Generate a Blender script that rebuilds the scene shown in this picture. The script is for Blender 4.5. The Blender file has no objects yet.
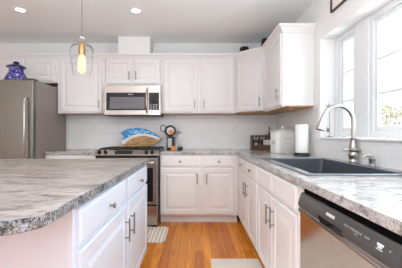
import bpy, bmesh, math, random
from mathutils import Vector, Matrix
random.seed(7)
PI = math.pi
SC = bpy.context.scene
COL = SC.collection

def srgb(r, g, b):
    f = lambda c: (c/255/12.92) if c/255 <= .04045 else ((c/255+.055)/1.055)**2.4
    return (f(r), f(g), f(b), 1)

# ------------------------------------------------------------------ camera
cam_d = bpy.data.cameras.new('camera')
cam = bpy.data.objects.new('camera', cam_d); COL.objects.link(cam)
cam.location = (0, 0, 1.133); cam.rotation_euler = (PI/2, 0, 0)
cam_d.sensor_width = 36; cam_d.lens = 281/402*36
cam_d.shift_x = 6/402; cam_d.shift_y = .2/402
cam_d.clip_start = .02
SC.camera = cam

# ------------------------------------------------------------------ world, light, exposure
world = bpy.data.worlds.new('world'); SC.world = world; world.use_nodes = True
wn = world.node_tree.nodes; wl = world.node_tree.links
bg = wn['Background']; bg.inputs[0].default_value = (.93, .97, 1, 1); bg.inputs[1].default_value = 2.2
SC.view_settings.view_transform = 'Standard'
SC.view_settings.look = 'None'
SC.view_settings.gamma = 1
SC.view_settings.use_curve_mapping = False
SC.view_settings.exposure = 0.16
SC.cycles.max_bounces = 10; SC.cycles.diffuse_bounces = 6; SC.cycles.glossy_bounces = 5
SC.cycles.transparent_max_bounces = 16; SC.cycles.transmission_bounces = 8
SC.cycles.sample_clamp_indirect = 8
SC.cycles.use_denoising = True

def area(name, loc, rot, sx, sy, power, color=(1, 1, 1)):
    d = bpy.data.lights.new(name, 'AREA'); d.shape = 'RECTANGLE'; d.size = sx; d.size_y = sy
    d.energy = power; d.color = color
    o = bpy.data.objects.new(name, d); COL.objects.link(o); o.location = loc; o.rotation_euler = rot
    return o
# unseen area fills added in front of the solid rear and left walls
area('rear_wall_fill', (-.7, -2.95, 1.3), (-PI/2, 0, PI), 3.6, 2.1, 22, (.46, .74, 1))
area('left_wall_fill', (-3.95, -1.7, 1.5), (0, -PI/2, 0), 1.6, 2.2, 32, (.70, .87, 1))
# daylight entering the kitchen window
area('kitchen_window_daylight', (1.43, 1.65, 1.6), (0, PI/2, 0), .86, 2.0, 25, (.82, .92, 1))
# unseen upward area lamp, added to brighten the ceiling and bounce down
area('ceiling_bounce_fill', (-.4, -.22, 1.25), (PI+.05, 0, 0), .8, .8, 110, (.84, .93, 1))

# ------------------------------------------------------------------ materials
MATS = {}
def nodes(name):
    m = bpy.data.materials.new(name); m.use_nodes = True
    nt = m.node_tree
    return m, nt, nt.nodes['Principled BSDF']
def P(name, rgb, rough=.5, metal=0, spec=.5, coat=0, bump=0, bscale=60, aniso=0):
    if name in MATS: return MATS[name]
    m, nt, p = nodes(name)
    p.inputs['Base Color'].default_value = srgb(*rgb)
    p.inputs['Roughness'].default_value = rough
    p.inputs['Metallic'].default_value = metal
    p.inputs['Specular IOR Level'].default_value = spec
    p.inputs['Coat Weight'].default_value = coat
    tc = nt.nodes.new('ShaderNodeTexCoord')
    no = nt.nodes.new('ShaderNodeTexNoise'); no.inputs['Scale'].default_value = bscale; no.inputs['Detail'].default_value = 3
    nt.links.new(tc.outputs['Object'], no.inputs['Vector'])
    if bump:
        b = nt.nodes.new('ShaderNodeBump'); b.inputs['Strength'].default_value = bump; b.inputs['Distance'].default_value = .002
        nt.links.new(no.outputs['Fac'], b.inputs['Height']); nt.links.new(b.outputs['Normal'], p.inputs['Normal'])
    MATS[name] = m
    return m
def ramp(nt, stops, src):
    r = nt.nodes.new('ShaderNodeValToRGB')
    e = r.color_ramp.elements
    while len(e) < len(stops): e.new(.5)
    for el, (pos, c) in zip(e, stops):
        el.position = pos; el.color = c if len(c) == 4 else srgb(*c)
    nt.links.new(src, r.inputs['Fac'])
    return r
def mapped(nt, scale, rot=(0, 0, 0), loc=(0, 0, 0)):
    tc = nt.nodes.new('ShaderNodeTexCoord'); mp = nt.nodes.new('ShaderNodeMapping')
    mp.inputs['Scale'].default_value = scale; mp.inputs['Rotation'].default_value = rot; mp.inputs['Location'].default_value = loc
    nt.links.new(tc.outputs['Object'], mp.inputs['Vector'])
    return mp.outputs['Vector']
def noise(nt, vec, scale, detail=6, rough=.6, dist=0):
    n = nt.nodes.new('ShaderNodeTexNoise')
    n.inputs['Scale'].default_value = scale; n.inputs['Detail'].default_value = detail
    n.inputs['Roughness'].default_value = rough; n.inputs['Distortion'].default_value = dist
    nt.links.new(vec, n.inputs['Vector'])
    return n.outputs['Fac']
def mix(nt, a, b, fac, mode='MIX'):
    x = nt.nodes.new('ShaderNodeMix'); x.data_type = 'RGBA'; x.blend_type = mode
    for s, v in ((x.inputs[0], fac), (x.inputs[6], a), (x.inputs[7], b)):
        if hasattr(v, 'is_output'): nt.links.new(v, s)
        else: s.default_value = v
    return x.outputs[2]

def stone(name, ang, base, streak, dark, rough=.2, speck=.5, spdark=.40, aniso=(1.1, 5.2, 3), fs=1.0):
    m, nt, p = nodes(name)
    v = mapped(nt, aniso, (0, 0, ang))
    n1 = noise(nt, v, 2.4, 9, .62, 1.1)
    c1 = ramp(nt, [(.28, dark), (.40, streak), (.50, base), (.60, tuple(min(255, k+14) for k in base)), (.75, streak)], n1)
    v2 = mapped(nt, (1, 1.9, 1), (0, 0, ang))
    n2 = noise(nt, v2, 55*fs, 4, .7)
    c2 = ramp(nt, [(spdark-.06, (70, 68, 70)), (spdark+.04, (235, 233, 232))], n2)
    n3 = noise(nt, v, 9, 8, .7, .6)
    c3 = ramp(nt, [(.36, (150, 143, 140)), (.5, (255, 255, 255))], n3)
    c = mix(nt, c1.outputs[0], c3.outputs[0], .8, 'MULTIPLY')
    c = mix(nt, c, c2.outputs[0], speck, 'MULTIPLY')
    nt.links.new(c, p.inputs['Base Color'])
    p.inputs['Roughness'].default_value = rough
    return m
M_ISL = stone('island_stone', -.38, (166, 157, 153), (132, 123, 119), (86, 78, 76), .32, .4, .40, (1.5, 4.2, 3))
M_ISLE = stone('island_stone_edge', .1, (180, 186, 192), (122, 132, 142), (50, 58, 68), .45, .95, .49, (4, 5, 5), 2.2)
M_CTR = stone('counter_stone', PI/2+.3, (194, 191, 192), (172, 169, 170), (128, 124, 126), .16, .3, .38, (2.2, 5, 3), 1.5)
M_CTRE = stone('counter_stone_edge', PI/2+.1, (204, 203, 203), (166, 165, 166), (90, 88, 90), .35, .7, .42, (2.5, 4.5, 4), 1.6)
M_BCK = stone('rear_counter_stone', .1, (196, 192, 190), (150, 146, 145), (80, 76, 76), .2, .55, .42)

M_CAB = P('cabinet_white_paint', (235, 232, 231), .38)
M_ISLCAB = P('island_white_cool_cast', (218, 226, 240), .38)  # cabinet white with a cool light cast put into the colour
M_WALL = P('wall_paint', (238, 236, 234), .85, bump=.1)
M_CEIL = P('ceiling_paint', (245, 248, 248), .9, bump=.1)
M_TRIM = P('trim_white', (244, 244, 244), .4)
M_VINYL = P('window_vinyl', (230, 231, 232), .4)
M_PULL = P('satin_pull', (150, 147, 144), .35, 1)
M_NICKEL = P('brushed_nickel', (190, 186, 180), .28, 1)
M_BRASS = P('aged_brass', (196, 156, 110), .35, 1)
M_DARKP = P('black_plastic', (22, 22, 24), .35)
M_BLACK = P('black_glass', (14, 14, 16), .08)
M_IRON = P('cast_iron', (24, 23, 23), .6)
M_SLATE = P('slate_panel', (84, 82, 82), .35, .3)
M_SINK = P('graphite_sink', (74, 78, 86), .3, 0, .6)
M_SINKR = P('graphite_rim_window_sheen', (120, 126, 134), .16, .4, .8)  # lighter than the bowl: window reflection put into the rim colour
M_FSIDE = P('fridge_side_grey', (152, 141, 135), .5, .2)
M_TOWEL = P('paper_white', (248, 247, 245), .9, bump=.5, bscale=120)
M_CERAM = P('white_ceramic', (232, 230, 226), .25)
M_INK = P('grey_lettering', (140, 140, 142), .6)
M_INKW = P('white_lettering', (226, 226, 226), .6)
M_OUT = P('outlet_plastic', (228, 227, 225), .4)
M_SLOT = P('outlet_slot', (120, 118, 118), .6)
M_ORANGE = P('orange_plastic', (232, 128, 60), .5)
M_GREYP = P('grey_plastic', (150, 150, 152), .4)

def steel(name, rgb, rough, vertical=False):
    m, nt, p = nodes(name)
    sc = (400, 400, 4) if vertical else (4, 4, 400)
    v = mapped(nt, sc)
    n = noise(nt, v, 1, 3, .6)
    c = ramp(nt, [(.3, tuple(int(k*.9) for k in rgb)), (.7, rgb)], n)
    nt.links.new(c.outputs[0], p.inputs['Base Color'])
    p.inputs['Metallic'].default_value = 1; p.inputs['Roughness'].default_value = rough
    return m
M_STEEL = steel('stainless_steel', (198, 188, 180), .2)
M_STEELV = steel('stainless_steel_door', (140, 136, 128), .36, True)

def oak():
    m, nt, p = nodes('oak_floor')
    tc = nt.nodes.new('ShaderNodeTexCoord'); mp = nt.nodes.new('ShaderNodeMapping')
    mp.inputs['Rotation'].default_value = (0, 0, PI/2)
    nt.links.new(tc.outputs['Object'], mp.inputs['Vector'])
    b = nt.nodes.new('ShaderNodeTexBrick'); nt.links.new(mp.outputs['Vector'], b.inputs['Vector'])
    b.inputs['Scale'].default_value = 1; b.inputs['Brick Width'].default_value = 1.15; b.inputs['Row Height'].default_value = .079
    b.inputs['Mortar Size'].default_value = .0011; b.inputs['Mortar Smooth'].default_value = .1; b.inputs['Bias'].default_value = 0
    b.offset = .37; b.offset_frequency = 3
    b.inputs['Color1'].default_value = srgb(204, 112, 12); b.inputs['Color2'].default_value = srgb(242, 160, 40)
    b.inputs['Mortar'].default_value = srgb(112, 66, 30)
    g = noise(nt, mapped(nt, (28, 1.6, 1)), 2.2, 8, .65, .5)
    gr = ramp(nt, [(.3, (205, 180, 160)), (.55, (255, 255, 255))], g)
    w = noise(nt, mapped(nt, (9, .8, 1)), 1.4, 4, .5, 1.2)
    wr = ramp(nt, [(.35, (214, 190, 170)), (.6, (255, 252, 248))], w)
    c = mix(nt, b.outputs['Color'], gr.outputs[0], .8, 'MULTIPLY')
    c = mix(nt, c, wr.outputs[0], .6, 'MULTIPLY')
    nt.links.new(c, p.inputs['Base Color'])
    p.inputs['Roughness'].default_value = .3
    return m
M_OAK = oak()

def wood(name, a, bcol, axis=(1, 12, 12), rough=.5):
    m, nt, p = nodes(name)
    n = noise(nt, mapped(nt, axis), 3, 8, .65, .8)
    c = ramp(nt, [(.3, a), (.68, bcol)], n)
    nt.links.new(c.outputs[0], p.inputs['Base Color']); p.inputs['Roughness'].default_value = rough
    return m
M_PLY = wood('bare_maple', (176, 124, 76), (214, 164, 112), (2, 9, 2))
M_BOARD = wood('acacia_wood', (120, 72, 34), (240, 190, 124), (2.2, 2, 11), .4)
M_CRATE = wood('dark_crate_wood', (74, 50, 38), (120, 88, 68), (3, 3, 16))
M_FRAME = P('dark_brown_frame', (72, 52, 46), .4)
M_CANVAS = P('blush_canvas', (238, 226, 220), .85, bump=.3)

def tile():
    m, nt, p = nodes('white_subway_tile')
    tc = nt.nodes.new('ShaderNodeTexCoord')
    sep = nt.nodes.new('ShaderNodeSeparateXYZ'); nt.links.new(tc.outputs['Object'], sep.inputs[0])
    ad = nt.nodes.new('ShaderNodeMath'); nt.links.new(sep.outputs[0], ad.inputs[0]); nt.links.new(sep.outputs[1], ad.inputs[1])
    cb = nt.nodes.new('ShaderNodeCombineXYZ'); nt.links.new(ad.outputs[0], cb.inputs[0]); nt.links.new(sep.outputs[2], cb.inputs[1])
    b = nt.nodes.new('ShaderNodeTexBrick'); nt.links.new(cb.outputs[0], b.inputs['Vector'])
    b.inputs['Scale'].default_value = 1; b.inputs['Brick Width'].default_value = .152; b.inputs['Row Height'].default_value = .076
    b.inputs['Mortar Size'].default_value = .0016; b.inputs['Mortar Smooth'].default_value = .2
    b.inputs['Color1'].default_value = srgb(238, 237, 236); b.inputs['Color2'].default_value = srgb(235, 234, 234)
    b.inputs['Mortar'].default_value = srgb(222, 220, 218)
    nt.links.new(b.outputs['Color'], p.inputs['Base Color'])
    bp = nt.nodes.new('ShaderNodeBump'); bp.invert = True; bp.inputs['Strength'].default_value = .12; bp.inputs['Distance'].default_value = .002
    nt.links.new(b.outputs['Fac'], bp.inputs['Height']); nt.links.new(bp.outputs['Normal'], p.inputs['Normal'])
    p.inputs['Roughness'].default_value = .25
    return m
M_TILE = tile()

def rugmat():
    m, nt, p = nodes('woven_cream_cotton')
    w = nt.nodes.new('ShaderNodeTexWave'); w.inputs['Scale'].default_value = 7.5; w.inputs['Distortion'].default_value = .4
    w.bands_direction = 'X'
    nt.links.new(mapped(nt, (1, 1, 1)), w.inputs['Vector'])
    c = ramp(nt, [(.3, (206, 196, 184)), (.6, (240, 234, 226))], w.outputs['Fac'])
    nt.links.new(c.outputs[0], p.inputs['Base Color']); p.inputs['Roughness'].default_value = .95
    bp = nt.nodes.new('ShaderNodeBump'); bp.inputs['Strength'].default_value = .6; bp.inputs['Distance'].default_value = .004
    nt.links.new(w.outputs['Fac'], bp.inputs['Height']); nt.links.new(bp.outputs['Normal'], p.inputs['Normal'])
    return m
M_RUG = rugmat()
M_RUG2 = P('cream_cotton_plain', (236, 228, 218), .95, bump=.8, bscale=90)

def glass(name, tint=(1, 1, 1, 1), amount=1.0):
    m = bpy.data.materials.new(name); m.use_nodes = True; nt = m.node_tree
    nt.nodes.clear()
    out = nt.nodes.new('ShaderNodeOutputMaterial'); mx = nt.nodes.new('ShaderNodeMixShader')
    tr = nt.nodes.new('ShaderNodeBsdfTransparent'); gl = nt.nodes.new('ShaderNodeBsdfGlossy')
    tr.inputs[0].default_value = tint; gl.inputs['Roughness'].default_value = .02
    fr = nt.nodes.new('ShaderNodeLayerWeight'); fr.inputs['Blend'].default_value = .12
    mu = nt.nodes.new('ShaderNodeMath'); mu.operation = 'MULTIPLY'; mu.inputs[1].default_value = amount
    nt.links.new(fr.outputs[0], mu.inputs[0])
    nt.links.new(mu.outputs[0], mx.inputs[0]); nt.links.new(tr.outputs[0], mx.inputs[1]); nt.links.new(gl.outputs[0], mx.inputs[2])
    nt.links.new(mx.outputs[0], out.inputs[0])
    return m
M_PANE = glass('window_glass', (.97, .985, .98, 1), .7)
M_SHADE = glass('clear_glass_shade', (.975, .975, .975, 1), .65)

def emis(name, rgb, s):
    m = bpy.data.materials.new(name); m.use_nodes = True; nt = m.node_tree; nt.nodes.clear()
    out = nt.nodes.new('ShaderNodeOutputMaterial'); e = nt.nodes.new('ShaderNodeEmission')
    e.inputs[0].default_value = srgb(*rgb); e.inputs[1].default_value = s
    nt.links.new(e.outputs[0], out.inputs[0]); return m
M_LED = emis('led_lens', (255, 246, 232), 4)
M_FIL = emis('glowing_filament', (255, 190, 110), 9)
M_BULB = emis('frosted_warm_bulb', (255, 234, 196), 1.2)
M_CLOCK = emis('lit_clock_digits', (150, 220, 230), .5)

def porcelain():
    m, nt, p = nodes('blue_white_porcelain')
    n = noise(nt, mapped(nt, (1, 1, 1)), 26, 5, .7, 1.5)
    c = ramp(nt, [(.46, (34, 30, 104)), (.53, (64, 58, 150)), (.60, (190, 190, 228))], n)
    nt.links.new(c.outputs[0], p.inputs['Base Color']); p.inputs['Roughness'].default_value = .15
    return m
M_PORC = porcelain()
M_COBALT = P('cobalt_glaze', (28, 26, 78), .2)

def wavemat():
    m, nt, p = nodes('blue_wave_resin')
    n = noise(nt, mapped(nt, (8, 8, 14)), 1.6, 6, .7, 1.6)
    c = ramp(nt, [(.36, (4, 70, 140)), (.46, (14, 138, 220)), (.54, (60, 186, 240)), (.60, (240, 250, 252))], n)
    nt.links.new(c.outputs[0], p.inputs['Base Color']); p.inputs['Roughness'].default_value = .12
    return m
M_WAVE = wavemat()
M_FOAM = P('white_foam_resin', (240, 244, 246), .3)

# ------------------------------------------------------------------ helpers
def obj(name, bm, mats, parent=None, smooth=False, bevel=0):
    me = bpy.data.meshes.new(name)
    bmesh.ops.recalc_face_normals(bm, faces=bm.faces[:])
    if smooth:
        for f in bm.faces: f.smooth = True
        for e in bm.edges:
            if len(e.link_faces) == 2 and e.calc_face_angle(0) > .7: e.smooth = False
    bm.to_mesh(me); bm.free()
    for m in (mats if isinstance(mats, (list, tuple)) else [mats]): me.materials.append(m)
    o = bpy.data.objects.new(name, me); COL.objects.link(o)
    if parent is not None: o.parent = parent
    if bevel:
        b = o.modifiers.new('bevel', 'BEVEL'); b.width = bevel; b.segments = 2; b.limit_method = 'ANGLE'
    return o
def thing(name, label, cat, loc=(0, 0, 0), rz=0, group=None):
    o = bpy.data.objects.new(name, None); COL.objects.link(o)
    o.empty_display_size = .1
    o.location = loc; o.rotation_euler = (0, 0, rz); o['label'] = label; o['category'] = cat
    if group: o['group'] = group
    return o
def tag(o, label, cat, group=None):
    o['label'] = label; o['category'] = cat
    if group: o['group'] = group
    return o
def struct(name, bm, mats, parent=None, **k):
    o = obj(name, bm, mats, parent, **k)
    if parent is None: o['kind'] = 'structure'
    return o
def B(): return bmesh.new()
def box(bm, x0, x1, y0, y1, z0, z1, mi=0, M=None):
    vs = [bm.verts.new((x, y, z)) for z in (z0, z1) for y in (y0, y1) for x in (x0, x1)]
    if M is not None:
        for v in vs: v.co = M @ v.co
    for q in ((0, 2, 3, 1), (4, 5, 7, 6), (0, 1, 5, 4), (2, 6, 7, 3), (0, 4, 6, 2), (1, 3, 7, 5)):
        f = bm.faces.new([vs[i] for i in q]); f.material_index = mi
    return bm
def bx(*a, **k): return box(B(), *a, **k)
def lathe(bm, prof, c=(0, 0, 0), n=24, axis='z', mi=0, caps=True):
    rings = []
    for r, h in prof:
        ring = []
        for i in range(n):
            a = 2*PI*i/n
            x, y = r*math.cos(a), r*math.sin(a)
            p = {'z': (x, y, h), 'y': (x, h, y), 'x': (h, x, y)}[axis]
            ring.append(bm.verts.new((c[0]+p[0], c[1]+p[1], c[2]+p[2])))
        rings.append(ring)
    for a, b in zip(rings, rings[1:]):
        for i in range(n):
            f = bm.faces.new((a[i], a[(i+1) % n], b[(i+1) % n], b[i])); f.material_index = mi
    if caps:
        for r in (rings[0], rings[-1]):
            f = bm.faces.new(r); f.material_index = mi
    return bm
def cyl(bm, c0, axis, r, h, n=16, mi=0): return lathe(bm, [(r, 0), (r, h)], c0, n, axis, mi)
def tube(bm, pts, rad, n=12, mi=0, caps=True):
    pts = [Vector(p) for p in pts]
    rr = rad if isinstance(rad, (list, tuple)) else [rad]*len(pts)
    rings = []; up = Vector((0.13, .31, 1)).normalized(); prevu = None
    for i, p in enumerate(pts):
        t = (pts[min(i+1, len(pts)-1)]-pts[max(i-1, 0)]).normalized()
        u = (prevu - t*prevu.dot(t)) if prevu is not None else (up.cross(t) if abs(up.dot(t)) < .98 else Vector((1, 0, 0)).cross(t))
        u.normalize(); prevu = u; w = t.cross(u)
        rings.append([bm.verts.new(p+(u*math.cos(2*PI*k/n)+w*math.sin(2*PI*k/n))*rr[i]) for k in range(n)])
    for a, b in zip(rings, rings[1:]):
        for i in range(n):
            f = bm.faces.new((a[i], a[(i+1) % n], b[(i+1) % n], b[i])); f.material_index = mi
    if caps:
        for r in (rings[0], rings[-1]): bm.faces.new(r).material_index = mi
    return bm
def loft(bm, rings, close=True, cap0=False, cap1=True, mi=0):
    vs = [[bm.verts.new(p) for p in r] for r in rings]
    for a, b in zip(vs, vs[1:]):
        n = len(a)
        for i in range(n if close else n-1):
            bm.faces.new((a[i], a[(i+1) % n], b[(i+1) % n], b[i])).material_index = mi
    if cap0: bm.faces.new(vs[0]).material_index = mi
    if cap1: bm.faces.new(vs[-1]).material_index = mi
    return vs
def rrect(x0, x1, y0, y1, r, z, n=5):
    out = []
    for cx, cy, a0 in ((x1-r, y1-r, 0), (x0+r, y1-r, PI/2), (x0+r, y0+r, PI), (x1-r, y0+r, 1.5*PI)):
        for k in range(n+1):
            a = a0+PI/2*k/n
            out.append((cx+r*math.cos(a), cy+r*math.sin(a), z))
    return out
def prism(bm, poly, y0, y1, mi=0):      # outline in x,z extruded along y
    a = [bm.verts.new((x, y0, z)) for x, z in poly]; b = [bm.verts.new((x, y1, z)) for x, z in poly]
    bm.faces.new(a).material_index = mi; bm.faces.new(b).material_index = mi
    n = len(a)
    for i in range(n): bm.faces.new((a[i], a[(i+1) % n], b[(i+1) % n], b[i])).material_index = mi
    return bm

# ------------------------------------------------------------------ room
XL, XR, YR, YB, ZC = -4.0, 1.205, -3.0, 4.17, 2.48
struct('floor', bx(XL-.1, XR+.1, YR-.1, YB+.1, -.06, 0), M_OAK)
struct('ceiling', bx(XL-.1, XR+.2, YR-.1, YB+.1, ZC, ZC+.06), M_CEIL)
struct('wall_back', bx(XL-.1, XR+.2, YB, YB+.1, 0, ZC), M_WALL)
struct('wall_left', bx(XL-.1, XL, YR-.1, YB, 0, ZC), M_WALL)
struct('wall_rear', bx(XL, XR+.2, YR-.1, YR, 0, ZC), M_WALL)
WY0, WY1, WZ0, WZ1, XW = .55, 2.70, 1.107, 2.046, 1.40
bm = B()
box(bm, XR, XW, YR, WY0, 0, ZC); box(bm, XR, XW, WY1, YB, 0, ZC)
box(bm, XR, XW, WY0, WY1, 0, WZ0-.02); box(bm, XR, XW, WY0, WY1, WZ1, ZC)
struct('wall_right', bm, M_WALL)
# window sill and backsplash tile
struct('trim_1', bx(XR-.02, XW-.07, WY0+.001, WY1-.001, WZ0-.019, WZ0), M_TRIM, bevel=.004)
struct('trim_2', bx(-1.897, 1.204, YB-.007, YB-.0005, .915, 1.419), M_TILE)
bm = B(); box(bm, XR-.007, XR-.0005, .0, YB-.0075, .915, 1.086); box(bm, XR-.007, XR-.0005, WY1+.02, YB-.0075, 1.086, 1.404)
struct('trim_3', bm, M_TILE)
# chase that boxes in the duct above the microwave cabinet
struct('trim_4', bx(-1.06, -.62, 3.875, YB-.001, 2.186, ZC-.001), M_WALL)

# window units standing in the recess
def window(idx, y0, y1, zrails, ybars):
    w = bpy.data.objects.new('window_%d' % idx, None); COL.objects.link(w); w['kind'] = 'structure'
    zb, zt = WZ0+.002, WZ1-.002
    X0, X1 = 1.345, 1.395
    bm = B()
    for a, b, c, d in ((y0, y0+.045, zb, zt), (y1-.045, y1, zb, zt), (y0+.045, y1-.045, zb, zb+.05), (y0+.045, y1-.045, zt-.05, zt)):
        box(bm, X0, X1, a, b, c, d)
    obj('window_frame', bm, M_VINYL, w, bevel=.004)
    a0, a1, c0, c1 = y0+.046, y1-.046, zb+.051, zt-.051
    bm = B()
    for a, b, c, d in ((a0, a0+.035, c0, c1), (a1-.035, a1, c0, c1), (a0+.035, a1-.035, c0, c0+.035), (a0+.035, a1-.035, c1-.035, c1)):
        box(bm, X0+.01, X1-.01, a, b, c, d)
    obj('sash', bm, M_VINYL, w, bevel=.004)
    bm = B(); box(bm, 1.366, 1.370, a0+.036, a1-.036, c0+.036, c1-.036); obj('pane', bm, M_PANE, w)
    bm = B()
    for z in zrails: box(bm, 1.358, 1.365, a0+.036, a1-.036, z-.011, z+.011)
    for y in ybars: box(bm, 1.358, 1.365, y-.011, y+.011, c0+.036, c1-.036)
    obj('muntin', bm, M_VINYL, w)
window(1, 2.325, 2.640, (1.43, 1.69), ())
window(2, 1.20, 2.165, (1.43, 1.69), (1.68,))
window(3, .57, 1.14, (1.43, 1.69), ())
bm = B()
for a, b in ((2.642, 2.698), (2.167, 2.323), (1.142, 1.198)): box(bm, 1.335, 1.396, a, b, WZ0+.002, WZ1-.002)
struct('trim_5', bm, M_VINYL, bevel=.003)

# ------------------------------------------------------------------ outside
def snow_mat():
    m, nt, p = nodes('snowy_lawn')
    n = noise(nt, mapped(nt, (1, 1, 1)), 1.2, 5, .6)
    c = ramp(nt, [(.35, (214, 216, 214)), (.6, (246, 248, 252))], n)
    nt.links.new(c.outputs[0], p.inputs['Base Color']); p.inputs['Roughness'].default_value = .9
    return m
bm = B(); box(bm, 1.6, 40, -15, 45, -.75, -.7)
g = struct('ground_outside', bm, snow_mat())
def tree(name, label, x, y, h, w, leaf, nleaf, seed):
    rnd = random.Random(seed)
    t = thing(name, label, 'tree', (x, y, -.7), 0, 'trees outside the kitchen window')
    bm = B(); tube(bm, [(0, 0, 0), (.03, .02, h*.4), (-.02, 0, h*.9)], [.07, .05, .015], 8)
    for k in range(12):
        z = h*(.25+.6*k/12); a = k*2.4; l = w*.6*(1-.5*k/12)
        tube(bm, [(0, 0, z), (l*.5*math.cos(a), l*.5*math.sin(a), z+l*.25), (l*math.cos(a), l*math.sin(a), z+l*.6)], [.02, .012, .005], 5)
    obj('trunk', bm, P('grey_bark', (150, 138, 128), .9), t)
    bm = B()
    for k in range(nleaf):
        u, v = rnd.random(), rnd.random()*2*PI
        zz = rnd.uniform(.22, 1.0); rr = w*.62*math.sqrt(u)*math.sin(PI*min(1, (zz-.1)/.95))**.6
        c = Vector((rr*math.cos(v), rr*math.sin(v), zz*h))
        d1 = Vector((rnd.uniform(-1, 1), rnd.uniform(-1, 1), rnd.uniform(-1, 1))).normalized()
        d2 = d1.cross(Vector((rnd.uniform(-1, 1), rnd.uniform(-1, 1), rnd.uniform(-1, 1)))).normalized()
        s = rnd.uniform(.035, .07)
        bm.faces.new([bm.verts.new(c+d1*s), bm.verts.new(c+d2*s*.5), bm.verts.new(c-d1*s), bm.verts.new(c-d2*s*.5)])
    f = obj('foliage', bm, leaf, t); f['kind'] = 'stuff'
tree('garden_tree', 'leafy tan-green shrub outside the nearer kitchen window', 5.2, 7.6, 2.6, 1.3, P('tan_green_leaf', (190, 182, 158), .8), 1500, 1)
tree('garden_tree', 'pale frosted tree outside the narrow far kitchen window', 5.2, 9.9, 3.6, 1.5, P('frosted_leaf', (206, 208, 206), .8), 900, 2)

# ------------------------------------------------------------------ cabinets
def door_bm(x0, x1, z0, z1, t=.019):
    bm = B(); rings = []
    for ins, y in ((0, 0), (0, -t+.005), (.006, -t), (.052, -t), (.060, -t+.007), (.074, -t+.007), (.100, -t+.001)):
        rings.append([(x0+ins, y, z0+ins), (x1-ins, y, z0+ins), (x1-ins, y, z1-ins), (x0+ins, y, z1-ins)])
    loft(bm, rings, cap0=True, cap1=True); return bm
def drawer_bm(x0, x1, z0, z1, t=.019):
    bm = B(); rings = []
    for ins, y in ((0, 0), (0, -t+.006), (.005, -t+.004), (.012, -t+.004), (.017, -t)):
        rings.append([(x0+ins, y, z0+ins), (x1-ins, y, z0+ins), (x1-ins, y, z1-ins), (x0+ins, y, z1-ins)])
    loft(bm, rings, cap0=True, cap1=True); return bm
def handle(parent, x, z0, z1, t=.019):
    bm = B(); tube(bm, [(x, -t-.028, z0), (x, -t-.028, z1)], .0052, 10)
    for z in (z0+.022, z1-.022): cyl(bm, (x, -t-.028, z), 'y', .0042, .028, 8)
    obj('handle', bm, M_PULL, parent, smooth=True)
def knob(parent, x, z, t=.019):
    bm = lathe(B(), [(.006, 0), (.005, -.012), (.013, -.019), (.015, -.024), (.011, -.028), (.004, -.029)], (x, -t, z), 14, 'y')
    obj('knob', bm, M_PULL, parent, smooth=True)
def base_cabinet(label, loc, rz, w, depth, fronts, mat=None, open_top=False, side=False, group=None):
    mat = mat or M_CAB
    t = thing('base_cabinet', label, 'cabinet', loc, rz, group)
    bm = B(); top = .64 if open_top else .8745
    box(bm, .001, w-.001, .020, depth, .105, top); box(bm, .001, w-.001, .075, depth, 0, .105)
    obj('body', bm, mat, t)
    obj('face_frame', bx(-.003 if side else .001, w-.001, 0, .020, .105, .8745), mat, t, bevel=.001)
    add_fronts(t, fronts, mat); return t
def add_fronts(t, fronts, mat):
    for f in fronts:
        k, x0, x1, z0, z1 = f[:5]
        if k == 'door':
            d = obj('door', door_bm(x0, x1, z0, z1), mat, t)
            if len(f) > 5: handle(d, *f[5])
        else:
            d = obj('drawer', drawer_bm(x0, x1, z0, z1), mat, t)
            if len(f) > 5: knob(d, *f[5])
YF = 3.56
H = (.505, .640)
base_cabinet('white base cabinet between the range and the right corner, two drawers over two doors', (-.445, YF, 0), 0, .989, YB-YF-.002, [
    ('drawer', .008, .512, .722, .862, (.26, .79)), ('drawer', .555, .932, .722, .862, (.745, .79)),
    ('door', .008, .512, .125, .703, (.472, *H)), ('door', .555, .932, .125, .703, (.592, *H))])
base_cabinet('narrow white base cabinet between the fridge and the range, mostly hidden by the island', (-1.895, YF, 0), 0, .66, YB-YF-.002, [
    ('drawer', .02, .64, .722, .862, (.33, .79)), ('door', .02, .64, .125, .703, (.6, *H))])
XF = .545
base_cabinet('plain white blind corner cabinet where the two counter runs meet', (XF, YF-.001, 0), -PI/2, .254, 1.2-XF-.001, [])
base_cabinet('white base cabinet left of the sink cabinet, two drawers over two doors', (XF, 3.303, 0), -PI/2, .912, 1.2-XF, [
    ('drawer', .025, .448, .722, .862, (.16, .79)), ('drawer', .464, .89, .722, .862, (.655, .79)),
    ('door', .025, .448, .125, .703, (.40, *H)), ('door', .464, .89, .125, .703, (.512, *H))], open_top=True)
base_cabinet('white sink base cabinet beside the dishwasher, two knobless false fronts above two doors', (XF, 2.39, 0), -PI/2, .978, 1.2-XF, [
    ('drawer', .02, .460, .722, .862), ('drawer', .476, .925, .722, .862),
    ('door', .02, .460, .125, .703, (.418, *H)), ('door', .476, .925, .125, .703, (.520, *H))], open_top=True)
base_cabinet('white base cabinet on the near side of the dishwasher at the frame edge', (XF, .710, 0), -PI/2, .55, 1.2-XF, [
    ('drawer', .02, .53, .722, .862), ('door', .02, .53, .125, .703)])
XI = -.435
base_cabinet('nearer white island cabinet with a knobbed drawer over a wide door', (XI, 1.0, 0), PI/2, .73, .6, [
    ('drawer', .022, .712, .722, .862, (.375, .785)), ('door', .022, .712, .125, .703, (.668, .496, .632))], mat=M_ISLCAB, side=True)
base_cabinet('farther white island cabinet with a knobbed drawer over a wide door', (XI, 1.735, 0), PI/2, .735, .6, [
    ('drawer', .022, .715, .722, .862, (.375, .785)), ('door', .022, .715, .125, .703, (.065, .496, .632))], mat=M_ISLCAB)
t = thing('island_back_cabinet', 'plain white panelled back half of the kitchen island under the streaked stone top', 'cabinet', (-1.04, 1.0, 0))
obj('body', bx(-1.1, 0, .02, 1.44, .09, .8745), M_ISLCAB, t)
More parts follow.
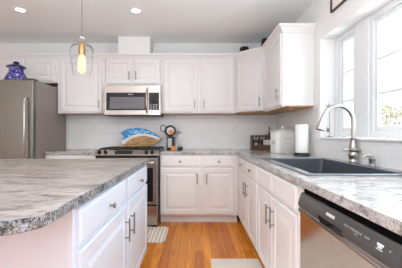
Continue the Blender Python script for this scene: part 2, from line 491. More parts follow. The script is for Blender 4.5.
obj('plinth', bx(-1.06, 0, .06, 1.40, 0, .089), M_ISLCAB, t)

def wall_cabinet(label, loc, rz, w, depth, z0, z1, fronts, group=None, hook=False):
    t = thing('wall_cabinet', label, 'cabinet', loc, rz, group)
    bm = B(); box(bm, .001, w-.001, 0, depth, z0+.012, z1); box(bm, .001, w-.001, 0, .018, z0, z0+.012)
    obj('body', bm, M_CAB, t)
    obj('bottom_panel', bx(.002, w-.002, .019, depth-.001, z0+.002, z0+.0115), M_PLY, t)
    add_fronts(t, fronts, M_CAB)
    if hook:
        bm = B(); tube(bm, [(.6, .12, z0+.004), (.6, .12, z0-.018), (.6, .11, z0-.026), (.6, .10, z0-.02)], .003, 8)
        cyl(bm, (.6, .12, z0-.003), 'z', .012, .004, 12)
        obj('hook', bm, M_NICKEL, t, smooth=True)
    return t
UZ0, UZ1, YU = 1.42, 2.185, 3.87
UH = (1.485, 1.602)
D = YB-YU-.002
wall_cabinet('white wall cabinet right of the microwave with two tall raised-panel doors', (-.472, YU, 0), 0, 1.03, D, UZ0, UZ1, [
    ('door', .04, .506, 1.437, 2.158, (.466, *UH)), ('door', .55, 1.0, 1.437, 2.158, (.59, *UH))])
wall_cabinet('short white two-door wall cabinet directly above the microwave', (-1.234, YU, 0), 0, .760, D, 1.795, UZ1, [
    ('door', .018, .366, 1.823, 2.158, (.334, 1.875, 1.99)), ('door', .394, .742, 1.823, 2.158, (.426, 1.875, 1.99))])
wall_cabinet('white single-door wall cabinet between the fridge and the microwave', (-1.89, YU, 0), 0, .654, D, UZ0, UZ1, [
    ('door', .035, .618, 1.437, 2.158, (.575, *UH))])
wall_cabinet('short white wall cabinet above the stainless fridge', (-2.76, YU, 0), 0, .868, D, 1.84, UZ1, [
    ('door', .02, .415, 1.86, 2.158), ('door', .435, .83, 1.86, 2.158)])
# diagonal corner cabinet
t = thing('corner_wall_cabinet', 'white diagonal corner wall cabinet with one tall door', 'cabinet', (.559, YU, 0), 0)
XRF = .885
dx, dy = XRF-.559, 3.545-YU
L = math.hypot(dx, dy)
Md = Matrix.Translation((0, 0, 0)) @ Matrix.Rotation(math.atan2(dy, dx), 4, 'Z')
poly = [(0.001, 0), (dx-.001, dy), (1.2-.559, dy), (1.2-.559, D), (0.001, D)]
bm = B()
loft(bm, [[(x, y, z) for x, y in poly] for z in (UZ0+.012, UZ1)], cap0=True)
obj('body', bm, M_CAB, t)
bm = B(); loft(bm, [[(x*.97+.01, y*.93+.012, z) for x, y in poly] for z in (UZ0+.002, UZ0+.0115)], cap0=True)
obj('bottom_panel', bm, M_PLY, t)
bm = door_bm(.028, L-.028, 1.437, 2.158); bm.transform(Md); d = obj('door', bm, M_CAB, t)
bm = B(); hx = L-.06
tube(bm, [(hx, -.047, UH[0]), (hx, -.047, UH[1])], .0052, 10)
for z in (UH[0]+.022, UH[1]-.022): cyl(bm, (hx, -.047, z), 'y', .0042, .028, 8)
bm.transform(Md); obj('handle', bm, M_PULL, d, smooth=True)
wall_cabinet('white wall cabinet beside the window with a bright plain end panel', (XRF, 3.544, 0), -PI/2, .704, 1.204-XRF-.001, 1.412, UZ1, [
    ('door', .035, .682, 1.43, 2.158, (.630, 1.490, 1.605))], hook=True)
# crown moulding, one continuous run
def crown():
    path = [(-2.76, 4.165), (-2.76, YU), (.556, YU), (XRF, 3.542), (XRF, 2.838), (1.203, 2.838)]
    prof = [(0.0, 2.160), (.007, 2.163), (.009, 2.178), (.02, 2.186), (.03, 2.205), (.046, 2.215), (.048, 2.236), (-.02, 2.236), (-.02, 2.187), (0.0, 2.187)]
    prof = [(.0015+a, b) for a, b in prof[:7]] + [(-.018, 2.236), (-.018, 2.188), (.0015, 2.188)]
    bm = B(); rings = []
    for i, p in enumerate(path):
        p = Vector(p); ns = []
        for a, b in ((i-1, i), (i, i+1)):
            if 0 <= a and b < len(path):
                d = (Vector(path[b])-Vector(path[a])).normalized(); ns.append(Vector((d.y, -d.x)))
        n = sum(ns, Vector((0, 0))); n.normalize(); k = 1/max(.3, n.dot(ns[0]))
        rings.append([(p.x+n.x*o*k, p.y+n.y*o*k, z) for o, z in prof])
    loft(bm, rings, cap0=True, cap1=True)
    return bm
o = struct('trim_6', crown(), M_CAB)

# ------------------------------------------------------------------ countertops
def grid_slab(xs, ys, filled, z0, z1):
    bm = B(); V = {}
    def v(i, j, k):
        if (i, j, k) not in V: V[(i, j, k)] = bm.verts.new((xs[i], ys[j], (z0, z1)[k]))
        return V[(i, j, k)]
    nx, ny = len(xs)-1, len(ys)-1
    F = lambda i, j: 0 <= i < nx and 0 <= j < ny and filled(i, j)
    for i in range(nx):
        for j in range(ny):
            if not F(i, j): continue
            for k in (0, 1): bm.faces.new((v(i, j, k), v(i+1, j, k), v(i+1, j+1, k), v(i, j+1, k)))
            for ci, cj, a, b in ((i-1, j, (i, j), (i, j+1)), (i+1, j, (i+1, j), (i+1, j+1)), (i, j-1, (i, j), (i+1, j)), (i, j+1, (i, j+1), (i+1, j+1))):
                if not F(ci, cj):
                    bm.faces.new((v(*a, 0), v(*b, 0), v(*b, 1), v(*a, 1))).material_index = 1
    return bm
CZ0, CZ1 = .8755, .914
bm = grid_slab([-.437, .52, .598, 1.172, 1.197], [.14, 1.475, 2.485, 3.535, 4.162],
               lambda i, j: (j == 3) or (i >= 1 and not (i == 2 and j == 1)), CZ0, CZ1)
ct = obj('countertop', bm, [M_CTR, M_CTRE], bevel=.003)
tag(ct, 'L-shaped light grey streaked stone countertop around the sink and range corner', 'countertop')
ct2 = obj('countertop', bx(-1.896, -1.226, 3.535, 4.162, CZ0, CZ1), M_BCK, bevel=.003)
tag(ct2, 'short grey stone countertop between the fridge and the range', 'countertop')
# island top with rounded near corner and rough chiselled edge
def island_top():
    rnd = random.Random(3)
    out = []
    x0, x1, y0, y1 = -2.2, -.41, .70, 2.50
    def seg(a, b, st=.02):
        n = max(1, int(math.dist(a, b)/st)); return [(a[0]+(b[0]-a[0])*k/n, a[1]+(b[1]-a[1])*k/n) for k in range(n)]
    r = .115
    out += seg((x0, y1), (x0, y0)); out += seg((x0, y0), (x1-r, y0))
    for k in range(12): a = -PI/2+PI/2*k/12; out.append((x1-r+r*math.cos(a), y0+r+r*math.sin(a)))
    out += seg((x1, y0+r), (x1, y1)); out += seg((x1, y1), (x0, y1))
    cx, cy = -1.3, 1.6
    rows = [(CZ1, 0, 0), (CZ1-.004, .001, .0015), (CZ1-.013, 0, .003), (CZ1-.024, 0, .003), (CZ0+.004, -.001, .002), (CZ0-.0, -.006, .0015)]
    rings = []
    n = len(out)
    sm = [rnd.uniform(-1, 1) for _ in range(n)]
    for z, off, j in rows:
        ring = []
        for i, (x, y) in enumerate(out):
            ax, ay = out[i-1]; bx_, by_ = out[(i+1) % n]
            d = Vector((bx_-ax, by_-ay)).normalized(); nn = Vector((d.y, -d.x))
            o = off + (rnd.uniform(-j, j) if j else 0)
            ring.append((x+nn.x*o, y+nn.y*o, z))
        rings.append(ring)
    bm = B()
    vs = loft(bm, rings, cap0=False, cap1=False, mi=1)
    bm.faces.new(vs[0]).material_index = 0; bm.faces.new(vs[-1]).material_index = 1
    return bm
it = obj('island_countertop', island_top(), [M_ISL, M_ISLE])
tag(it, 'large brown-grey streaked stone island top with a rounded rough-edged corner', 'countertop')

# ------------------------------------------------------------------ sink
t = thing('kitchen_sink', 'dark graphite drop-in sink set in the counter below the window', 'sink', (0, 0, .914))
bm = B(); z = .0005
rings = [rrect(.586, 1.188, 1.462, 2.500, .02, z), rrect(.586, 1.188, 1.462, 2.500, .02, .007), rrect(.590, 1.184, 1.466, 2.496, .018, .010),
         rrect(.628, 1.124, 1.494, 2.468, .03, .010), rrect(.632, 1.120, 1.498, 2.464, .03, .004)]
loft(bm, rings, cap1=False)
obj('rim', bm, M_SINKR, t)
bm = B()
rings = [rrect(.632, 1.120, 1.498, 2.464, .03, .004), rrect(.640, 1.112, 1.506, 2.456, .04, -.18), rrect(.66, 1.09, 1.53, 2.43, .05, -.20)]
loft(bm, rings, cap1=True)
obj('bowl', bm, M_SINK, t, smooth=True)
bm = lathe(B(), [(.045, -.1995), (.045, -.197), (.03, -.197), (.028, -.199)], (.88, 1.98, 0), 20); obj('drain', bm, M_NICKEL, t)

# faucet
FX, FY = 1.156, 2.05
t = thing('faucet', 'brushed nickel gooseneck pull-down faucet standing behind the sink', 'faucet', (FX, FY, .9245))
bm = lathe(B(), [(.034, 0), (.035, .008), (.028, .016), (.027, .03), (.033, .05), (.034, .066), (.028, .08), (.025, .086)], n=24)
obj('base', bm, M_NICKEL, t, smooth=True)
bm = lathe(B(), [(.028, .0865), (.046, .089), (.052, .094), (.046, .100), (.028, .102)], n=24)
tube(bm, [(0, -.0, .095), (-.045, -.005, .096), (-.082, -.01, .093)], [.012, .009, .007], 10)
obj('lever', bm, M_NICKEL, t, smooth=True)
bm = lathe(B(), [(.029, .1025), (.030, .12), (.025, .135), (.021, .165), (.024, .178), (.016, .185)], n=24)
obj('collar', bm, M_NICKEL, t, smooth=True)
pts = [(0, 0, .18), (0, 0, .29)]
R_ = .112
for k in range(1, 15):
    a = PI*k/16*.98; pts.append((-R_+R_*math.cos(a), -.0, .29+R_*1.0*math.sin(a)))
pts[-1] = (-.214, 0, .325)
pts = [(0, 0, .18), (0, 0, .29)] + [(-R_+R_*math.cos(PI*k/18), 0, .295+R_*1.08*math.sin(PI*k/18)) for k in range(1, 16)]
obj('spout', tube(B(), pts, .0148, 14), M_NICKEL, t, smooth=True)
e = Vector(pts[-1]); d = (Vector(pts[-1])-Vector(pts[-2])).normalized()
d = Vector((-.30, 0, -.95))
hp = [e+d*s for s in (-.005, .004, .012, .05, .095, .118, .124)]
obj('spray_head', tube(B(), hp, [.015, .019, .0185, .021, .029, .034, .030], 18), M_NICKEL, t, smooth=True)
# soap dispenser
t = thing('soap_dispenser', 'short brushed nickel soap dispenser beside the faucet', 'soap dispenser', (1.152, 1.828, .9245))
bm = lathe(B(), [(.026, 0), (.026, .006), (.018, .012), (.016, .03), (.022, .04), (.022, .05), (.013, .056)], n=20)
obj('body', bm, M_NICKEL, t, smooth=True)
bm = tube(B(), [(.010, -.005, .057), (.0, 0, .064), (-.03, .005, .072), (-.052, .008, .062), (-.056, .009, .05)], [.010, .012, .010, .008, .007], 12)
obj('nozzle', bm, M_NICKEL, t, smooth=True)

# ------------------------------------------------------------------ dishwasher
t = thing('dishwasher', 'stainless dishwasher with a dark grey control strip under the counter', 'dishwasher', (XF, 1.404, 0), -PI/2)
DW = .69
obj('tub', bx(.004, DW-.004, .0, .60, .10, .862), P('tub_gap_shade', (8, 8, 8), .8, spec=.1), t)  # near-black matte colour paints the shade of the gap under the counter
obj('kick_plate', bx(.004, DW-.004, .03, .08, .005, .099), M_DARKP, t)
def xprism(pr, x0, x1):     # profile in (y,z) extruded along x
    bm = B(); a = [bm.verts.new((x0, y, z)) for y, z in pr]; b = [bm.verts.new((x1, y, z)) for y, z in pr]
    bm.faces.new(a); bm.faces.new(b)
    for i in range(len(a)): bm.faces.new((a[i], a[(i+1) % len(a)], b[(i+1) % len(a)], b[i]))
    return bm
cp = obj('control_panel', xprism([(-.001, .775), (-.001, .842), (-.009, .845), (-.016, .840), (-.031, .792), (-.031, .784), (-.027, .775)], .001, DW-.001), M_SLATE, t, smooth=True, bevel=.0012)
obj('door', xprism([(-.001, .11), (-.001, .774), (-.022, .774), (-.030, .762), (-.030, .752), (-.020, .738), (-.020, .11)], .002, DW-.002), M_STEEL, t, smooth=True)
# pull pocket: flat black plate in place of its dark hollow
bm = B(); loft(bm, [[(x, -.0316-.0004*k, z) for x, z in ((.225-k*.002, .795+k*.001), (.425+k*.002, .795+k*.001), (.400, .772-k*.001), (.250, .772-k*.001))] for k in (0, 1)], cap0=True)
obj('pull_pocket', bm, M_BLACK, t)
# faint printed marks: slanted face of strip between (-.016,.850) and (-.031,.792)
def panel_pt(x, s, off=.0006):     # s 0 top .. 1 bottom
    y = -.016-.015*s; z = .840-.048*s
    n = Vector((0, -.048, .015)).normalized() * off * 1
    return Vector((x, y, z)) + Vector((0, n.y, n.z))
def mark(bm, x0, x1, s0, s1):
    a = [panel_pt(x0, s0), panel_pt(x1, s0), panel_pt(x1, s1), panel_pt(x0, s1)]
    b = [p+Vector((0, .0008, 0)) for p in a]
    loft(bm, [b, a], cap0=True)
bm = B()
x = .288
for w in (.011, .007, .009, .006, .010, .008, .011): mark(bm, x, x+w-.002, .34, .56); x += w+.0005
obj('lettering', bm, M_INKW, cp)
bm = B()
for x, s0, s1, w in ((.335, .42, .52, .012), (.352, .38, .56, .003), (.362, .42, .52, .012), (.385, .42, .5, .010), (.400, .42, .52, .014), (.42, .4, .56, .003),
                     (.430, .42, .52, .018), (.430, .62, .68, .018), (.455, .44, .5, .012), (.473, .38, .56, .004), (.50, .42, .50, .014), (.52, .42, .5, .01),
                     (.60, .4, .5, .006)):
    x = .42+(x-.335)*.72 if x < .53 else x+.05
    bm = B(); mark(bm, x, x+w*.9, s0, s1); obj('button_mark', bm, M_GREYP, cp)
bm = B()
for q in ((.598, .626, .34, .47), (.603, .621, .50, .60), (.598, .626, .66, .70)): mark(bm, *q)
obj('lettering', bm, M_INKW, cp)

# ------------------------------------------------------------------ range
t = thing('range', 'slide-in stainless gas range with black grates between the base cabinets', 'stove', (-.831, 3.40, 0))
X0, X1 = -.378, .378
obj('body', bx(X0, X1, .03, .640, .05, .905), P('range_side_dark', (60, 58, 58), .4, .5), t)
obj('cooktop', bx(-.389, .389, .125, .660, .9145, .926), M_BLACK, t, bevel=.003)
cp = obj('control_panel', xprism([(.124, .9145), (.124, .932), (.062, .942), (.05, .938), (-.030, .888), (-.034, .880), (-.02, .872), (.124, .872)], -.389, .389), M_STEEL, t, bevel=.002)
nrm = Vector((0, -.05, .08)).normalized()
for x in (-.330, -.255, .240, .310):
    c = Vector((x, .010, .9130)); bm = B()
    Mk = Matrix.Translation(c) @ nrm.to_track_quat('Z', 'Y').to_matrix().to_4x4()
    lathe(bm, [(.024, 0), (.024, .006), (.019, .008), (.017, .026), (.013, .028)], n=20)
    box(bm, -.004, .004, -.016, .016, .026, .032)
    bm.transform(Mk); obj('knob', bm, M_DARKP, cp, smooth=True)
bm = B()
loft(bm, [rrect(-.105, .105, -.030, .030, .012, zz) for zz in (0, .003)], cap0=True)
bm.transform(Matrix.Translation((-.035, .010, .9131)) @ Matrix.Rotation(math.atan2(.05, .08), 4, 'X'))
obj('display', bm, M_BLACK, cp)
# grates : three cast iron sections
for gx in (-.252, 0, .252):
    bm = B(); w = .121; z0, z1 = .940, .957
    for y in (.15, .645): box(bm, gx-w, gx+w, y-.008, y+.008, z0, z1)
    for x in (gx-w, gx+w-.014): box(bm, x, x+.014, .158, .637, z0, z1)
    for y in (.27, .40, .52): box(bm, gx-w+.014, gx+w-.014, y-.006, y+.006, z0+.002, z1+.002)
    box(bm, gx-.006, gx+.006, .158, .637, z0+.001, z1+.001)
    for x in (gx-w+.008, gx+w-.008):
        for y in (.15, .645): box(bm, x-.007, x+.007, y-.007, y+.007, .9262, z0)
    obj('grate', bm, M_IRON, t)
for gx, gy in ((-.25, .27), (-.25, .52), (.25, .27), (.25, .52), (0, .40)):
    obj('burner', lathe(B(), [(.05, .9262), (.05, .932), (.036, .934), (.034, .9385)], (gx, gy, 0), 20), M_IRON, t, smooth=True)
dr = obj('oven_door', bx(X0+.002, X1-.002, -.012, .029, .285, .845), M_STEEL, t, bevel=.006)
obj('window', bx(-.325, .325, -.0135, -.0123, .32, .725), M_BLACK, dr)
bm = B(); tube(bm, [(-.34, -.062, .79), (.34, -.062, .79)], .013, 12)
for x in (-.31, .31): cyl(bm, (x, -.062, .79), 'y', .009, .05, 10)
obj('handle', bm, M_STEEL, dr, smooth=True)
obj('drawer', bx(X0+.002, X1-.002, -.008, .029, .035, .262), M_STEEL, t, bevel=.005)
obj('kick_plate', bx(X0+.01, X1-.01, .035, .05, .0, .049), M_DARKP, t)
obj('shaded_gap_strip', bx(X0+.004, X1-.004, -.002, .0295, .848, .8735), M_DARKP, t)  # dark strip stands for the shaded gap below the control panel

# ------------------------------------------------------------------ microwave
t = thing('microwave', 'stainless over-the-range microwave with a black glass door', 'microwave', (-.842, 3.775, 0))
w = .378; z0, z1 = 1.379, 1.790
obj('body', bx(-w+.002, w-.002, .03, YB-3.775-.003, z0+.006, z1), M_DARKP, t)
fr = obj('door', bx(-w, .2105, 0, .0295, z0+.014, z1), M_STEEL, t, bevel=.004)
obj('window', bx(-w+.028, .186, -.003, -.0003, z0+.075, z1-.098), M_BLACK, fr)
bm = bx(-w+.075, .165, -.0042, -.0032, z0+.098, z1-.158)
obj('window_screen', bm, P('grey_mesh_screen', (104, 104, 108), .25, .3), fr)
bm = B()
x = -.055
for ww in (.012, .008, .01, .007, .011, .009, .01): box(bm, x, x+ww-.003, -.0042, -.0032, z1-.126, z1-.117); x += ww
obj('lettering', bm, M_INKW, fr)
bm = tube(B(), [(.196, -.002, z1-.045), (.196, -.032, z1-.07), (.196, -.045, z1-.14), (.196, -.047, z1-.21), (.196, -.045, z1-.28), (.196, -.032, z1-.345), (.196, -.002, z1-.37)], .010, 12)
obj('handle', bm, M_STEEL, fr, smooth=True)
cpn = obj('control_panel', bx(.2115, w, 0, .0295, z0+.014, z1), M_STEEL, t, bevel=.004)
obj('keypad', bx(.222, w-.018, -.003, -.0003, z0+.075, z1-.098), M_BLACK, cpn)
bm = B()
rnd = random.Random(5)
for r in range(3):
    for c in range(3):
        box(bm, .236+c*.038, .262+c*.038, -.0038, -.0031, z0+.085+r*.028, z0+.102+r*.028)
obj('key_marks', bm, M_GREYP, cpn)
obj('vent_grille', bx(-w+.01, w-.01, .002, .029, z0, z0+.0135), M_DARKP, t)

# ------------------------------------------------------------------ fridge
t = thing('refrigerator', 'tall grey stainless refrigerator at the left edge of the kitchen', 'refrigerator', (-2.31, 3.30, 0))
obj('body', bx(-.408, .409, .072, .85, .03, 1.772), M_FSIDE, t, bevel=.005)
for n_, z0, z1 in (('door', .62, 1.778), ('freezer_drawer', .08, .612)):
    d = obj(n_, bx(-.41, .410, 0, .064, z0, z1), M_STEELV, t, bevel=.012)
    if n_ == 'door':
        bm = tube(B(), [(.335, -.002, 1.56), (.335, -.035, 1.545), (.335, -.052, 1.50), (.335, -.055, 1.2), (.335, -.052, .80), (.335, -.035, .755), (.335, -.002, .74)], .013, 12)
    else:
        bm = tube(B(), [(-.32, -.002, .54), (-.31, -.05, .54), (.31, -.05, .54), (.32, -.002, .54)], .013, 12)
    obj('handle', bm, M_NICKEL, d, smooth=True)
obj('hinge_cover', bx(.30, .405, .01, .12, 1.7785, 1.792), M_SLATE, t, bevel=.003)
obj('kick_plate', bx(-.40, .40, .02, .071, .0, .075), M_DARKP, t)

# ginger jar on the fridge
t = thing('ginger_jar', 'cobalt blue and white patterned lidded jar standing on the fridge', 'jar', (-2.225, 3.50, 1.7725))
bm = lathe(B(), [(.112, 0), (.128, .012), (.130, .035), (.118, .07), (.095, .11), (.082, .14), (.078, .17), (.080, .190)], n=28)
obj('body', bm, M_PORC, t, smooth=True)
bm = lathe(B(), [(.079, .191), (.108, .188), (.112, .196), (.085, .212), (.052, .226), (.034, .234), (.030, .240), (.036, .250), (.024, .262), (.004, .267)], n=28)
obj('lid', bm, M_COBALT, t, smooth=True)

# dark jars on top of the wall cabinets
for label, x, y, k, h in (('squat black jar on top of the diagonal corner cabinet, left of its twin', .69, 3.93, 1.0, 0),
                   ('black jar on the cabinet tops, right one of the pair, near the window side', 0.952, 3.76, .96, 1)):
    t = thing('decor_jar', label, 'jar', (x, y, 2.1855), 0, 'dark jars on the cabinet tops')
    s = 1+.35*h
    obj('body', lathe(B(), [(.06, 0), (.078, .02), (.082, .07*s), (.072, .10*s), (.056, .12*s)], n=22), P('black_jar_glaze', (26, 22, 20), .4), t, smooth=True)
    obj('lid', lathe(B(), [(.055, .1205*s), (.063, .123*s), (.064, .145*s), (.055, .162*s), (.01, .166*s)], n=22), P('bronze_black', (44, 32, 26), .4), t, smooth=True)

# ------------------------------------------------------------------ ceiling lights, pendant
for lab, x, y in (('round recessed ceiling light nearer the middle of the ceiling', -.645, 3.06), ('round recessed ceiling light above the fridge side', -1.89, 3.04)):
    t = thing('recessed_light', lab, 'ceiling light', (x, y, ZC), 0, 'recessed ceiling lights')
    obj('trim_ring', lathe(B(), [(.048, -.0015), (.052, -.006), (.072, -.005), (.076, -.0005)], n=32, caps=False), M_TRIM, t, smooth=True)
    obj('lens', lathe(B(), [(.049, -.003), (.04, -.0035)], n=32), M_LED, t)
    d = bpy.data.lights.new('downlight', 'SPOT'); d.energy = 14; d.spot_size = 2.3; d.spot_blend = .8; d.shadow_soft_size = .05; d.color = (1, .92, .84)
    o = bpy.data.objects.new('downlight', d); COL.objects.link(o); o.parent = t; o.location = (0, 0, -.012)

PX, PY = -.797, 1.98
t = thing('pendant_light', 'clear glass pendant light with a brass socket hanging over the island', 'pendant light', (PX, PY, 0))
obj('cord', tube(B(), [(0, 0, 1.7825), (0, 0, ZC-.021)], .0028, 8), P('grey_cord', (110, 108, 106), .6), t)
obj('canopy', lathe(B(), [(.06, ZC-.001), (.06, ZC-.012), (.02, ZC-.02)], n=24), M_BRASS, t, smooth=True)
obj('socket', lathe(B(), [(.006, 1.782), (.014, 1.778), (.021, 1.770), (.0225, 1.70), (.018, 1.695)], n=20), M_BRASS, t, smooth=True)
bm = lathe(B(), [(.024, 1.812), (.026, 1.80), (.022, 1.785), (.028, 1.768), (.060, 1.760), (.076, 1.740), (.079, 1.715), (.074, 1.66), (.060, 1.565), (.057, 1.545)], n=36, caps=False)
obj('glass_shade', bm, M_SHADE, t, smooth=True)
obj('collar', lathe(B(), [(.0262, 1.802), (.0275, 1.806), (.0262, 1.812), (.024, 1.8125)], n=24, caps=False), M_NICKEL, t, smooth=True)
bl = obj('bulb', lathe(B(), [(.013, 1.6945), (.015, 1.688), (.025, 1.672), (.028, 1.645), (.029, 1.60), (.025, 1.575), (.010, 1.562)], n=20), M_BULB, t, smooth=True)
d = bpy.data.lights.new('bulb_glow', 'POINT'); d.energy = 3; d.shadow_soft_size = .03; d.color = (1, .8, .55)
o = bpy.data.objects.new('bulb_glow', d); COL.objects.link(o); o.parent = t; o.location = (0, 0, 1.52)

# ------------------------------------------------------------------ framed picture over the window
t = thing('picture_frame', 'thin dark brown framed picture hanging high on the window wall', 'picture', (XR, 0, 0))
y0, y1, z0, z1 = 1.90, 2.462, 2.195, 2.46
bm = B()
for a, b, c, d in ((y0, y0+.018, z0, z1), (y1-.018, y1, z0, z1), (y0+.018, y1-.018, z0, z0+.010), (y0+.018, y1-.018, z1-.010, z1)): box(bm, -.022, -.001, a, b, c, d)
obj('frame', bm, M_FRAME, t)
obj('canvas', bx(-.012, -.002, y0+.019, y1-.019, z0+.011, z1-.011), M_CANVAS, t)

# ------------------------------------------------------------------ things on the rear counter
# wave board
SB = 281/4.09
def bp(u, v):   # from picture crop to the board's own plane
    return ((115+u/6.7-195)/SB, (134.2-(120+v/6.7))/SB+1.133)
top = [(38, 84), (62, 68), (100, 57), (150, 52), (200, 58), (248, 78), (288, 103), (314, 124)]
bot = [(300, 142), (276, 160), (250, 172), (200, 186), (120, 188), (60, 182)]
left = [(34, 152), (50, 132), (56, 108)]
foam_o = [(34, 152), (52, 134), (86, 118), (120, 102), (160, 92), (200, 90), (250, 100), (304, 122)]
foam_i = [(62, 166), (84, 142), (116, 122), (160, 108), (200, 106), (250, 116), (300, 134)]
t = thing('cutting_board', 'curved wooden board with a blue resin ocean wave, leaning behind the range', 'cutting board', (0, 4.085, 0))
obj('wood_slab', prism(B(), [bp(*p) for p in top+bot+left], .0, .02), M_BOARD, t, bevel=.003)
obj('wave_inlay', prism(B(), [bp(*p) for p in top+foam_o[::-1][:-1]+left], -.0025, -.0003), M_WAVE, t)
obj('foam_line', prism(B(), [bp(*p) for p in foam_o+foam_i[::-1]], -.0035, -.0027), M_FOAM, t)
for o in t.children: o.location = (0, .0, 0)
zmin = bp(0, 188)[1]
sft = .9268-zmin
bpy.context.view_layer.update()
stand = obj('foot', bx(-1.0, -.62, .003, .03, .9145, zmin+.004), M_BOARD, t)

# coffee maker
t = thing('coffee_maker', 'small black and silver coffee maker on the counter right of the range', 'coffee maker', (-.345, 3.95, .9145))
M_SIL = P('satin_silver', (168, 166, 164), .35, .8)
obj('base', lathe(B(), [(.062, 0), (.064, .01), (.060, .024), (.05, .028)], (.01, 0, 0), 24), M_DARKP, t, smooth=True)
bm = B(); loft(bm, [rrect(-.055, .065, -.045, .055, .02, .0285), rrect(-.048, .058, -.045, .055, .02, .12), rrect(-.052, .062, -.045, .055, .02, .185)], cap0=True)
obj('column', bm, M_DARKP, t, smooth=True)
bm = B(); loft(bm, [rrect(-.034, .022, -.0475, -.0455, .0009, .035), rrect(-.034, .022, -.0475, -.0455, .0009, .16)], cap0=True); obj('side_panel', bm, M_SIL, t)
hd = obj('brew_head', lathe(B(), [(.05, .062), (.074, .055), (.080, .03), (.080, -.04), (.072, -.055), (.045, -.062)], (0, 0, .265), 28, 'y'), M_DARKP, t, smooth=True)
obj('front_ring', lathe(B(), [(.052, -.0625), (.052, -.070), (.036, -.071)], (.006, 0, .262), 28, 'y', ), M_SIL, hd, smooth=True)
obj('front_dial', lathe(B(), [(.034, -.0715), (.030, -.078), (.01, -.080)], (.016, 0, .25), 24, 'y'), P('amber_plastic', (206, 122, 54), .3), hd, smooth=True)
bm = tube(B(), [(-.052+.036*math.cos(a)-.05, 0, .30+.048*math.sin(a)) for a in [2*PI*k/24 for k in range(25)]], .006, 8, caps=False)
obj('loop_handle', bm, M_DARKP, hd, smooth=True)
c = obj('small_box', bx(-.031, .031, -.028, .028, 0, .058), M_ORANGE, bevel=.006); c.location = (-.292, 3.80, .9145)
tag(c, 'small orange box in front of the coffee maker', 'box')
t = thing('lidded_pot', 'small black domed pot with a grey lid beside the orange box', 'pot', (-.205, 3.86, .9145))
obj('body', lathe(B(), [(.022, 0), (.036, .008), (.038, .030), (.034, .042)], n=22), M_DARKP, t, smooth=True)
obj('lid', lathe(B(), [(.035, .0425), (.028, .056), (.012, .063), (.007, .066), (.008, .074), (.002, .076)], n=22), M_GREYP, t, smooth=True)

# outlets
def outlet(label, x, z, plug=False):
    t = thing('outlet', label, 'outlet', (x, YB-.0075, z), 0, 'outlets on the tiled wall')
    obj('cover_plate', bx(-.036, .036, -.006, 0, -.058, .058), M_OUT, t, bevel=.002)
    for s in (-.025, .025):
        bm = lathe(B(), [(.015, -.0061), (.015, -.0072), (.013, -.0075)], (0, 0, s), 20, 'y')
        for xx in (-.008, .006): box(bm, xx, xx+.003, -.0080, -.0074, s-.006, s+.006, mi=1)
        obj('socket', bm, [M_OUT, M_SLOT], t)
outlet('white wall outlet on the tile left of the range', -1.50, 1.232)
outlet('white wall outlet on the tile right of the coffee maker', -.232, 1.19)
outlet('white wall outlet on the tile toward the right corner', .592, 1.222)
t = thing('power_plug', 'grey plug and cord in the outlet beside the coffee maker', 'plug', (-.232, YB-.0145, 1.19))
obj('plug', bx(-.014, .012, -.03, -.0, -.040, -.012), M_GREYP, t, bevel=.003)
obj('cord', tube(B(), [(0, -.030, -.026), (-.015, -.045, -.05), (-.05, -.05, -.12), (-.055, -.06, -.2), (-.06, -.08, -.262), (-.075, -.10, -.270)], .003, 8), M_GREYP, t)

# ------------------------------------------------------------------ right corner : caddy, bottles, canister, towel
CX, CY, CZ = .945, 3.985, .9145
t = thing('wooden_caddy', 'dark wooden caddy holding bottles and jars in the back corner', 'caddy', (CX, CY, CZ))
bm = B()
box(bm, -.14, .14, -.06, .06, 0, .008)
for y in (-.068, .060): box(bm, -.14, .14, y, y+.008, 0, .07)
obj('tray', bm, M_CRATE, t)
for x in (-.1485, .1405): obj('side_panel', bx(x, x+.008, -.068, .068, 0, .205), M_CRATE, t)
obj('rail', bx(-.14, .14, .052, .0595, .180, .205), M_CRATE, t)
obj('front_slat', bx(-.14, .14, -.068, -.061, .190, .204), M_CRATE, t)
M_DB = P('dark_glass_bottle', (36, 26, 24), .12); M_SP = P('pale_spice', (206, 200, 190), .5); M_BR = P('brown_spice', (120, 84, 58), .5)
GLO = 'bottles and jars in the corner caddy'
def bottle(label, x, y, r, h, mat, capm, neck=.5):
    t = thing('bottle', label, 'bottle', (CX+x, CY+y, CZ+.0085), 0, GLO)
    hb = h*.62
    obj('body', lathe(B(), [(r, 0), (r, hb), (r*.5, hb+h*.12), (r*.34, hb+h*.16), (r*.34, h*.92)], n=16), mat, t, smooth=True)
    obj('cap', lathe(B(), [(r*.42, h*.921), (r*.42, h)], n=14), capm, t)
def jar(label, x, y, r, h, mat, capm):
    t = thing('spice_jar', label, 'jar', (CX+x, CY+y, CZ+.0085), 0, GLO)
    obj('body', lathe(B(), [(r*.95, 0), (r, .006), (r, h*.78)], n=16), mat, t, smooth=True)
    obj('lid', lathe(B(), [(r*.96, h*.782), (r*.96, h)], n=16), capm, t)
bottle('tall dark glass bottle at the right end of the wooden caddy', .114, .024, .023, .315, M_DB, M_DARKP)
bottle('dark bottle at the middle of the wooden caddy', -.030, .024, .021, .20, M_DB, M_BR)
bottle('dark bottle at the back left of the wooden caddy', -.118, .024, .020, .195, M_DB, M_DARKP)
bottle('dark bottle with a silver cap at the back right of the caddy', .065, .024, .021, .225, M_DB, M_SIL)
bottle('amber brown bottle left of the middle of the caddy', -.075, .024, .020, .185, M_BR, M_DARKP)
jar('pale jar with a dark lid at the front left of the caddy', -.085, -.028, .024, .115, M_SP, M_DARKP)
jar('small jar of brown spice near the middle front of the caddy', -.03, -.032, .022, .10, M_BR, M_DARKP)
jar('black lidded jar at the back of the caddy between two bottles', .017, .024, .022, .17, M_IRON, M_SIL)
t = thing('square_container', 'square white container at the front right of the wooden caddy', 'container', (CX+.065, CY-.020, CZ+.0085))
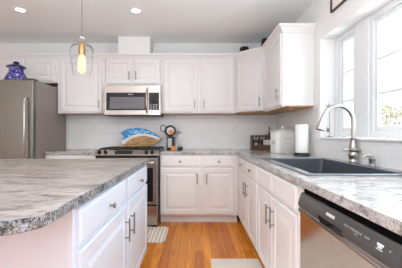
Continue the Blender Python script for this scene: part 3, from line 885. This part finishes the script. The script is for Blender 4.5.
bm = B(); loft(bm, [rrect(-.048, .048, -.030, .0, .006, 0), rrect(-.048, .048, -.030, .0, .006, .13)], cap0=True)
obj('body', bm, P('off_white', (226, 220, 212), .5), t, smooth=True)
obj('rim', bx(-.05, .05, -.032, .002, .1305, .137), M_BR, t)

# canister
t = thing('bread_canister', 'large white enamel canister with a domed knobbed lid, left of the paper towels', 'canister', (1.035, 3.32, .9145), .30)
def oct_ring(a, b, z, c=.045): return rrect(-a, a, -b, b, c, z, 4)
bm = B(); loft(bm, [oct_ring(.122, .085, 0), oct_ring(.128, .09, .006), oct_ring(.128, .09, .228), oct_ring(.126, .088, .233)], cap0=True)
obj('body', bm, M_CERAM, t, smooth=True)
bm = B(); loft(bm, [oct_ring(.130, .092, .2335), oct_ring(.132, .094, .241), oct_ring(.115, .08, .258), oct_ring(.085, .058, .271), oct_ring(.045, .03, .277, .02)], cap0=True)
ld = obj('lid', bm, M_CERAM, t, smooth=True)
obj('knob', lathe(B(), [(.012, .2775), (.010, .285), (.020, .293), (.022, .302), (.014, .310), (.003, .312)], n=18), M_CERAM, ld, smooth=True)
bm = B()
for r in range(3):
    y = -.040
    for ww in (.016, .022, .014, .020): box(bm, -.1292, -.1283, y, y+ww-.005, .104+r*.016, .113+r*.016); y += ww
obj('lettering', bm, M_INK, t)
bm = B()
for k in range(8): box(bm, -.045+k*.012, -.036+k*.012, -.0912, -.0903, .166, .171)
obj('lettering', bm, M_INK, t)

# paper towels
t = thing('paper_towel_holder', 'black round-based paper towel holder by the window wall', 'paper towel holder', (1.075, 2.83, .9145))
obj('base', lathe(B(), [(.078, 0), (.078, .022), (.072, .03), (.02, .032)], n=32), M_DARKP, t, smooth=True)
obj('post', lathe(B(), [(.008, .0325), (.008, .300), (.012, .304), (.010, .310), (.002, .313)], n=14), M_DARKP, t, smooth=True)
r = obj('paper_towel_roll', lathe(B(), [(.022, 0), (.061, .0005), (.062, .004), (.062, .278), (.060, .281), (.022, .282), (.022, 0)], (0, 0, 0), 40, caps=False), M_TOWEL, smooth=True)
r.location = (1.075, 2.83, .9475); tag(r, 'white paper towel roll standing upright on the black holder', 'paper towels')

# thin ornament on the window sill
t = thing('wire_ornament', 'thin wire ornament with a small bird shape at the window corner', 'ornament', (1.275, 2.665, WZ0+.0005))
obj('base', lathe(B(), [(.024, 0), (.024, .006), (.006, .010)], n=18), P('ornament_metal', (116, 118, 112), .4, .6), t, smooth=True)
obj('stem', tube(B(), [(0, 0, .010), (.002, 0, .10), (-.002, 0, .20), (0, 0, .278)], .0022, 8), MATS['ornament_metal'], t)
bm = tube(B(), [(.014, 0, .302), (.004, 0, .289), (-.010, 0, .283), (-.026, 0, .290), (-.040, 0, .306)], [.001, .006, .008, .004, .0008], 10)
tube(bm, [(-.006, 0, .290), (-.002, .004, .308), (-.014, .006, .322)], [.003, .004, .0006], 8)
obj('bird', bm, P('olive_bronze', (128, 130, 100), .5), t, smooth=True)
bm = lathe(B(), [(.003, .045), (.009, .052), (.011, .070), (.006, .084), (.002, .088)], (-.014, 0, 0), 12)
obj('charm', bm, MATS['ornament_metal'], t, smooth=True)

# ------------------------------------------------------------------ rugs
def rug(name, label, x0, x1, y0, y1, mat, r=.03):
    bm = B(); loft(bm, [rrect(x0, x1, y0, y1, r, .0008), rrect(x0, x1, y0, y1, r, .007), rrect(x0+.006, x1-.006, y0+.006, y1-.006, r, .011)], cap0=True)
    tag(obj(name, bm, mat, smooth=True), label, 'rug')
rug('kitchen_mat', 'small cream ribbed mat on the floor in front of the range', -1.15, -.318, 2.93, 3.425, M_RUG, .06)
rug('kitchen_runner', 'cream woven runner on the oak floor in front of the sink', .14, .57, 1.1, 2.54, M_RUG2, .01)
